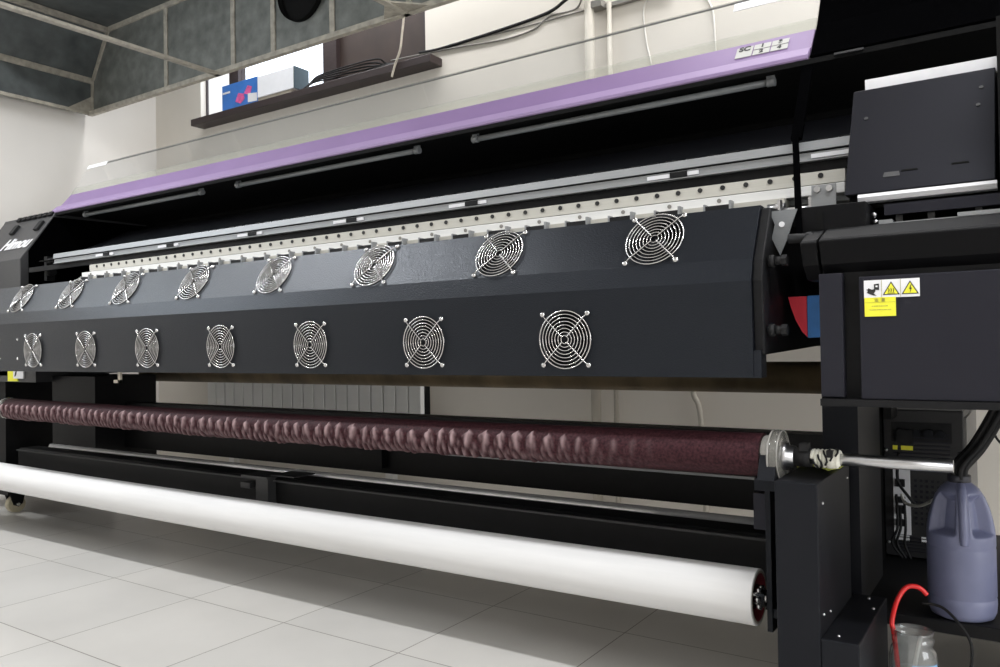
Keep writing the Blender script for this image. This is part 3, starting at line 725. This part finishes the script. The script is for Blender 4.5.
def jug():
    t = thing('ink_jug', 'blue-grey five litre plastic ink jug with moulded handles', 'jug', (-.153,2.062,.2))
    n = 120; prof = [(0,.0),(.052,.0),(.062,.005),(.0665,.016),(.0680,.034),(.0680,.044),(.0668,.0465),(.0668,.0495),(.0680,.052),(.0680,.152),(.0672,.155),(.0672,.158),(.0680,.162),(.0680,.178),(.0668,.196),(.0635,.218),(.0575,.243),(.0490,.266),(.0380,.284),(.0270,.294),(.0205,.298),(.0205,.312),(.0001,.312)]
    mb = MB(); vs = []; full = []
    for (r0,z0),(r1,z1) in zip(prof, prof[1:]):
        st = 8 if z1-z0 > .012 and z0 >= .16 else 1
        for q in range(st): full.append((r0+(r1-r0)*q/st, z0+(z1-z0)*q/st))
    full.append(prof[-1])
    ah = -1.40
    for r, z in full:
        for i in range(n):
            a = 2*pi*i/n; rr_ = r
            # scooped hollows on either side of each moulded handle
            if .184 < z < .278:
                e = min(1, (z-.184)/.014)*min(1, (.278-z)/.022); e = e*e*(3-2*e)
                for c in (ah-.74, ah+.74, ah-.74+pi, ah+.74+pi):
                    d = abs(math.atan2(sin(a-c), cos(a-c)))
                    w_ = .50
                    k_ = min(1, max(0, (w_-d)/.12)); k_ = k_*k_*(3-2*k_)
                    rr_ -= r*.46*e*k_
            vs.append((rr_*cos(a), rr_*sin(a), z))
    m_ = len(full)
    mb.faces(vs, [(i*n+k, i*n+(k+1)%n, (i+1)*n+(k+1)%n, (i+1)*n+k) for i in range(m_-1) for k in range(n)], True)
    o = mb.build('body', 'jug', None); o.location = t.location; attach(o, t)
    o = MB().lathe([(.0001,.3125),(.0225,.3125),(.0235,.311),(.0235,.299),(.0225,.297)], (0,0,0), 28).build('neck_cap', 'cap_dark'); o.location = t.location; attach(o, t)
    for aa in (ah, ah+pi):
        o = MB().tube([(r_*cos(aa), r_*sin(aa), z_) for r_, z_ in ((.024,.291),(.040,.280),(.054,.255),(.062,.222),(.066,.192),(.064,.170))], .0095, 12, steps=5).build('handle', 'jug'); o.location = t.location; attach(o, t)
    return t
jug()
hs = MB()
c0_ = [(-.153,2.062,.500),(-.149,2.066,.530),(-.115,2.10,.575),(-.078,2.10,.645),(-.055,2.10,.70)]
hs.tube(c0_, .0165, 14, steps=10)
for dx, dy in ((.012,-.012),(-.010,-.012),(.004,-.018),(-.014,.006)):
    hs.tube([(p[0]+dx,p[1]+dy,p[2]+.004) for p in c0_], .006, 8, steps=8)
tag(hs.build('hose_bundle', 'rubber'), 'thick black hose bundle running down into the blue-grey jug', 'hose')
# computer tower
pt = thing('computer_tower', 'black computer tower with its rear sockets facing out, behind the jug', 'computer', (-.27,2.7,.2))
MB().box(-.372,-.172,2.50,2.92,.208,.620).build('case', 'pc_black', pt, bevel=.003)
MB().box(-.370,-.174,2.502,2.92,.620,.624).build('top_cover', 'pc_grey', pt)
MB().box(-.172,-.166,2.51,2.92,.22,.60).build('side_cover', 'pc_grey', pt)
k = MB()
for i in range(8): k.box(-.345,-.205,2.497,2.50,.475+.011*i,.479+.011*i)
k.build('power_supply_vent', 'panel_grey', pt)
MB().box(-.350,-.200,2.4975,2.50,.530,.585).build('power_supply_plate', 'rubber', pt)
for x, r in ((-.325,.012),(-.285,.010),(-.255,.012),(-.225,.010)):
    MB().cyl((x,2.4975,.556),(x,2.488,.556),r,n=16).build('socket', 'black_paint', pt)
MB().box(-.335,-.295,2.485,2.50,.525,.565).build('power_plug', 'rubber', pt)
MB().box(-.347,-.335,2.4965,2.50,.507,.519).build('label', 'label_yellow', pt)
MB().box(-.326,-.296,2.4965,2.50,.507,.519).build('label', 'label_yellow', pt)
for x in (-.364,-.183):
    MB().ball((x,2.498,.505),.0045,8).build('screw', 'steel', pt)
MB().ball((-.362,2.498,.245),.004,8).build('screw', 'steel', pt)
io = MB().box(-.348,-.305,2.4965,2.50,.27,.452).build('port_plate', 'white_plastic', pt)
for z, h in ((.405,.02),(.36,.016),(.33,.022),(.295,.018)):
    MB().box(-.342,-.318,2.484,2.4965,z,z+h).build('port', 'rubber', pt)
k = MB()
for i in range(5): k.box(-.345,-.21,2.4965,2.50,.225+.009*i,.228+.009*i)
k.build('slot_cover', 'panel_grey', pt)
k = MB(); k.box(-.345,-.310,2.4965,2.50,.252,.268); k.box(-.28,-.262,2.4965,2.50,.252,.268); k.build('slot_label', 'label_white', pt)
k = MB()
for i in range(7):
    for j in range(9):
        k.box(-.295+.014*i,-.288+.014*i,2.498,2.50,.30+.015*j,.307+.015*j)
k.build('mesh_grille', 'panel_grey', pt)
def cable(name, pts, r, m, label, cat='cable', steps=8, group=None):
    return tag(MB().tube(pts, r, 8, steps=steps).build(name, m), label, cat, group)
cable('cable', [(-.325,2.478,.385),(-.31,2.455,.365),(-.27,2.42,.37),(-.22,2.36,.41),(-.175,2.30,.455),(-.15,2.30,.47)], .0042, 'cable_white', 'white cable curving from the computer ports to behind the jug')
cable('cable', [(-.33,2.478,.50),(-.33,2.45,.43),(-.305,2.44,.39),(-.285,2.46,.36)], .004, 'rubber', 'black power lead hanging in front of the white port plate')
for i, dx in enumerate((0,.012,-.008)):
    cable('cable', [(-.33+dx,2.476,.345+.02*i),(-.325+dx,2.45,.30),(-.335+dx*1.6,2.45,.255),(-.315+dx,2.46,.213)], .0035, 'rubber', 'thin black data lead drooping from the white port plate of the computer', group='data leads at the ports')
cable('cable', [(-.20,3.10,.69),(-.14,3.12,.60),(-.09,3.15,.53),(-.02,3.15,.46),(.05,3.15,.42)], .005, 'rubber', 'black cable slanting down the wall, highest right of the computer')
cable('cable', [(-.11,3.12,.70),(-.11,3.12,.62),(-.13,3.14,.56),(-.12,3.14,.48),(-.04,3.15,.40),(-.02,3.15,.30),(-.02,3.15,.02)], .004, 'rubber', 'black cable looping down the wall behind the hose and jug')
# jar with tube
JX, JY = -.232, 1.885
jt = thing('glass_jar', 'clear open glass jar with pale liquid on the floor under the red tube', 'jar', (JX,JY,0))
o = MB().lathe([(.0001,.003),(.040,.003),(.046,.012),(.046,.150),(.043,.166),(.038,.174),(.038,.180),(.0405,.182),(.0405,.190),(.038,.192),(.038,.199),(.040,.201),(.040,.206),(.0365,.207),(.0355,.172),(.042,.150),(.0425,.014),(.0001,.008)], (JX,JY,0), 40).build('glass', 'jar_glass', jt)
MB().lathe([(.0001,.012),(.0405,.016),(.0405,.120),(.0001,.120)], (JX,JY,0), 32).build('liquid', 'water', jt)
k = MB(); vs = []
for i in range(13):
    a = -1.5+1.25*i/12
    vs += [(JX+.0466*cos(a),JY+.0466*sin(a),.06),(JX+.0466*cos(a),JY+.0466*sin(a),.147)]
k.faces(vs, [(2*i,2*i+2,2*i+3,2*i+1) for i in range(12)], True); k.build('label', 'blue_label', jt)
cable('drinking_straw', [(JX-.012,JY-.01,.05),(JX+.008,JY-.006,.16),(JX+.016,JY-.004,.196)], .004, 'cable_white', 'pale thin tube standing inside the glass jar', 'tube')
cable('red_tube', [(-.212,1.962,.262),(-.228,1.957,.277),(-.250,1.945,.276),(-.266,1.925,.25),(-.272,1.89,.215),(-.268,1.885,.19),(-.262,1.885,.12)], .0052, 'red_tube', 'bright red silicone tube bending down into the glass jar', 'tube')
cable('cable', [(-.225,1.99,.235),(-.185,1.985,.232),(-.150,1.965,.205),(-.130,1.96,.165),(-.138,1.95,.10),(-.17,1.93,.03),(-.2,1.98,.004)], .0032, 'rubber', 'thin black cable drooping from the tray in front of the jug')

# ------------------------------------------------ wall things
rd = thing('radiator', 'pale grey panel radiator on the back wall below the window', 'radiator', (-3.5,3.25,.2))
k = MB()
x = -4.373
i = 0
while x < -2.63:
    k.box(x+.0055, x+.0845, 3.17, 3.25, .30, .95); x += .0875
k.build('fin_panel', 'radiator', rd, bevel=.004)
MB().box(-4.37,-2.62,3.20,3.24,.30,.95).build('core_panel', 'black_deep', rd)
k = MB(); k.cyl((-4.40,3.21,.34),(-2.55,3.21,.34),.015); k.box(-4.2,-4.15,3.24,3.30,.4,.5); k.box(-2.9,-2.85,3.24,3.30,.4,.5); k.box(-4.2,-4.15,3.2,3.24,0,.31); k.box(-2.9,-2.85,3.2,3.24,0,.31); k.build('support', 'radiator', rd)
def pipe(x, y, r, z0, z1, label):
    return tag(MB().cyl((x,y,z0),(x,y,z1),r,n=20).build('pipe', 'pipe'), label, 'pipe')
pipe(-1.668, 3.255, .022, 0, 3.3, 'thick cream vertical pipe on the back wall')
pipe(-1.575, 3.27, .011, 0, 2.36, 'thin cream vertical pipe just right of the thick one')
cable('cable', [(-1.20,3.285,.9),(-1.22,3.28,.62),(-1.19,3.28,.50),(-1.17,3.28,.0)], .012, 'pipe', 'cream conduit bending slightly down the wall below the printer')
hb_ = MB(); hb_.box(-1.60,-1.30,3.275,3.30,2.345,2.362)
hb_.box(-1.66,-1.60,3.24,3.30,2.345,2.375)
tag(hb_.build('pipe_bracket', 'cable_grey'), 'grey horizontal clamp bar beside the thick wall pipe', 'bracket')
tag(MB().box(-1.34,-1.28,3.26,3.30,2.35,2.395).build('junction_block', 'card'), 'small tan cable junction block on the wall', 'junction box')
cable('cable', [(-1.40,3.296,2.34),(-1.42,3.296,2.29),(-1.41,3.296,2.16),(-1.38,3.296,1.95),(-1.38,3.296,1.4)], .004, 'cable_white', 'thin white wire hanging straight from the clamp bar')
cable('cable', [(-1.30,3.296,2.385),(-1.22,3.296,2.37),(-1.13,3.296,2.27),(-1.10,3.296,2.1),(-1.10,3.296,1.4)], .004, 'cable_white', 'thin white wire arching down right of the junction block')
cable('cable', [(-2.70,3.292,2.385),(-2.55,3.292,2.375),(-2.17,3.292,2.385),(-1.90,3.292,2.405),(-1.70,3.21,2.42),(-1.3,3.292,2.55)], .008, 'rubber', 'thick black cable sagging along the wall right of the window')
cable('cable', [(-2.9,3.292,2.385),(-2.50,3.292,2.362),(-2.17,3.2955,2.335),(-1.99,3.296,2.345),(-1.90,3.296,2.385),(-1.75,3.296,2.39),(-1.68,3.22,2.45)], .0045, 'cable_grey', 'thin grey wire running along the wall below the thick cable')
cable('cable', [(-2.50,3.2965,2.385),(-2.1,3.2965,2.37),(-1.70,3.2965,2.368),(-1.3,3.2965,2.36),(-.6,3.2965,2.40)], .0035, 'cable_grey', 'straight thin wire pinned to the wall beside the clamp bar')
cable('cable', [(-2.72,3.193,2.60),(-2.72,3.193,2.55),(-2.735,3.193,2.46),(-2.75,3.193,2.38),(-2.79,3.193,2.30),(-2.81,3.193,2.25)], .006, 'cable_cream', 'cream cable dangling from the canopy down across the window sill')
for i in range(5):
    cable('cable', [(-3.55+.03*i,3.24-.01*i,SILL+.008),(-3.42,3.23+.008*i,SILL+.03+.012*i),(-3.15+.05*i,3.25-.012*i,SILL+.02+.008*i),(-2.9,3.23+.008*i,SILL+.012+.006*i),(-2.6-.03*i,3.25,SILL+.007)], .0045, 'rubber', 'dark wire in the tangled bundle lying along the window sill', group='tangled wires on the sill')
bb = thing('printed_carton', 'blue printed product carton standing on the window sill', 'box', (-4.10,3.23,SILL))
o = MB().box(-4.25,-3.91,3.215,3.29,SILL,2.485).build('carton', 'blue_box', bb, bevel=.002)
MB().slab([(-4.12,3.2145,2.365),(-4.07,3.2145,2.345),(-4.03,3.2145,2.37),(-4.04,3.2145,2.40),(-4.09,3.2145,2.415)], (0,-.0008,0)).build('printed_picture', 'pink', o)
MB().slab([(-4.04,3.2145,2.40),(-3.98,3.2145,2.385),(-3.96,3.2145,2.43),(-4.0,3.2145,2.445)], (0,-.0008,0)).build('printed_picture', 'pink', o)
MB().slab([(-4.0,3.2143,2.34),(-3.915,3.2143,2.335),(-3.915,3.2143,2.385),(-4.0,3.2143,2.395)], (0,-.0008,0)).build('printed_patch', 'label_white', o)
MB().slab([(-4.24,3.2145,2.43),(-4.17,3.2145,2.43),(-4.17,3.2145,2.442),(-4.24,3.2145,2.442)], (0,-.0008,0)).build('printed_bar', 'label_white', o)
wc = thing('white_carton', 'white flat carton with a slate end on the window sill', 'box', (-3.70,3.26,SILL))
MB().box(-3.90,-3.58,3.205,3.318,SILL+.02,2.475).build('carton', 'white_box', wc, bevel=.003)
MB().box(-3.90,-3.60,3.21,3.318,SILL,SILL+.02).build('carton_tray', 'card', wc)
MB().box(-3.58,-3.573,3.205,3.318,SILL+.02,2.475).build('carton_end', 'slate', wc)

# ------------------------------------------------ extractor canopy
cp = thing('extractor_canopy', 'grey galvanised extractor canopy with pale angle-iron frame hanging near the ceiling', 'canopy', (-3.5,2.2,2.33))
CX0, CX1, CY0, CY1, CZ = -5.01, -1.6, 1.62, 2.8, 2.335
ZK, ZT, XT = 2.568, 2.86, -4.82
MB().prism([(CX0,CZ),(CX0,ZK),(XT,ZT),(CX1,ZT),(CX1,CZ)], CY1, CY1+.004, 'Y').build('side_panel', 'galv', cp)
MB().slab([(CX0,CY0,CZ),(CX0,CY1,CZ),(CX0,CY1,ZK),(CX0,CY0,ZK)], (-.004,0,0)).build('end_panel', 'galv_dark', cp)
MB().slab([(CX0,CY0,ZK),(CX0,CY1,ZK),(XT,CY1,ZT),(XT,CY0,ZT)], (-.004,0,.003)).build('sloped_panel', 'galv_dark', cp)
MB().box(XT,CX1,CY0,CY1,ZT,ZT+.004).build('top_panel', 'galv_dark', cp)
a_ = .028
def bar(name, x0,x1,y0,y1,z0,z1): return MB().box(x0,x1,y0,y1,z0,z1).build(name, 'angle', cp, bevel=.001)
bar('angle_bar', CX0,CX1,CY1-.03,CY1,CZ-.004,CZ+.022)
for x in (-4.207,-3.597,-3.273,-2.842,-2.35):
    bar('angle_bar', x-.016,x+.016,CY1-.008,CY1,CZ+.02,ZT)
bar('angle_bar', CX0,CX0+.022,CY1-.01,CY1,CZ,ZK)
MB().slab([(CX0+.002,CY1-.01,ZK-.01),(CX0+.03,CY1-.01,ZK-.01),(XT+.03,CY1-.01,ZT-.01),(XT,CY1-.01,ZT)], (0,.01,0)).build('angle_bar', 'angle', cp)
bar('angle_bar', XT,CX1,CY1-.012,CY1,ZT-.03,ZT)
bar('angle_bar', CX0,CX0+.012,CY0,CY1,CZ,CZ+.02)
bar('angle_bar', CX0,CX0+.012,CY0,CY1,ZK-.03,ZK+.008)
bar('angle_bar', XT-.01,XT+.018,CY0,CY1,ZT-.035,ZT-.003)
bar('cross_bar', -3.735,-3.70,CY0,CY1,CZ-.004,CZ+.012)
bar('cross_bar', -2.37,-2.335,CY0,CY1,CZ-.004,CZ+.012)
MB().slab([(CX0+.001,CY1-.16,CZ+.018),(CX0+.001,CY1-.01,CZ+.018),(CX0+.001,CY1-.01,CZ+.12)], (.006,0,0)).build('gusset', 'angle', cp)
MB().slab([(-2.50,CY1-.01,CZ+.004),(-2.36,CY1-.01,CZ+.004),(-2.36,CY1-.16,CZ+.004)], (0,0,.006)).build('gusset', 'angle', cp)
MB().slab([(-2.20,CY1-.01,CZ+.004),(-2.345,CY1-.01,CZ+.004),(-2.345,CY1-.16,CZ+.004)], (0,0,.006)).build('gusset', 'angle', cp)
k = MB(); k.lathe([(.150,0),(.156,0),(.156,.03)], n=40); ring_ = k.build('duct_collar', 'black_deep'); ring_.matrix_basis = frame_mtx((-3.05,CY1-.001,2.63), (1,0,0), (0,0,1)); attach(ring_, cp)
k = MB().cyl((-3.05,CY1-.004,2.63),(-3.05,CY1-.0005,2.63),.152,n=40); k.build('duct_opening', 'black_deep', cp)
k = MB()
for x in (-4.6,-2.0):
    for y in (1.75,2.7): k.cyl((x,y,ZT),(x,y,ZC),.006,n=8)
k.build('hanger_rod', 'angle', cp)

# ------------------------------------------------ lights, world, camera
def area(name, loc, sx, sy, power, color=(1,1,1), rot=(0,0,0)):
    l = bpy.data.lights.new(name, 'AREA'); l.shape = 'RECTANGLE'; l.size = sx; l.size_y = sy; l.energy = power; l.color = color
    o = bpy.data.objects.new(name, l); o.location = loc; o.rotation_euler = rot; col.objects.link(o); return o
area('ceiling_lamp', (-3.85,.88,3.24), 1.9, .14, 70, (.97,.985,1))
area('ceiling_lamp', (.75,.88,3.24), 1.9, .14, 64, (.97,.985,1))
area('ceiling_fill', (-1.2,-1.6,3.24), 7.0, 2.0, 34, (.97,.985,1))  # added broad soft fill from above, not a real lamp panel
area('rear_lamp_row', (.2,2.95,3.24), 3.2, .5, 60, (.99,.99,1))
area('wall_fill', (-3.0,2.93,3.24), 2.4, .2, 30, (.99,.99,1))  # added strip to brighten the back wall and radiator, no known lamp
area('side_window_light', (-5.05,.55,2.4), 1.2, 1.0, 24, (.80,.90,1), (0,radians(-90),0))
area('right_fill', (2.55,.9,1.25), 1.3, 1.6, 44, (.92,.96,1), (0,radians(90),0))  # added side fill to reach the computer ports, no known window
wd = bpy.data.worlds.new('world'); scene.world = wd; wd.use_nodes = True
bg = wd.node_tree.nodes['Background']; bg.inputs[0].default_value = (.90,.95,1,1); bg.inputs[1].default_value = 3.0

yaw, pit, rol, H = radians(56.1), radians(.87), radians(.928), .818
F = Vector((-cos(yaw), sin(yaw), 0)); R0 = Vector((F.y,-F.x,0)); f3 = F*cos(pit)+Vector((0,0,1))*sin(pit); u0 = R0.cross(f3)
r3 = R0*cos(rol)-u0*sin(rol); u3 = u0*cos(rol)+R0*sin(rol)
cam = bpy.data.cameras.new('camera'); co = bpy.data.objects.new('camera', cam); col.objects.link(co)
co.matrix_world = Matrix(((r3.x,u3.x,-f3.x,0),(r3.y,u3.y,-f3.y,0),(r3.z,u3.z,-f3.z,H),(0,0,0,1)))
cam.sensor_width = 36; cam.lens = 28.8; cam.clip_start = .02
scene.camera = co
scene.view_settings.view_transform = 'Standard'
scene.view_settings.look = 'None'
scene.view_settings.exposure = 0
scene.cycles.use_denoising = True
scene.cycles.max_bounces = 10; scene.cycles.transparent_max_bounces = 16; scene.cycles.diffuse_bounces = 6
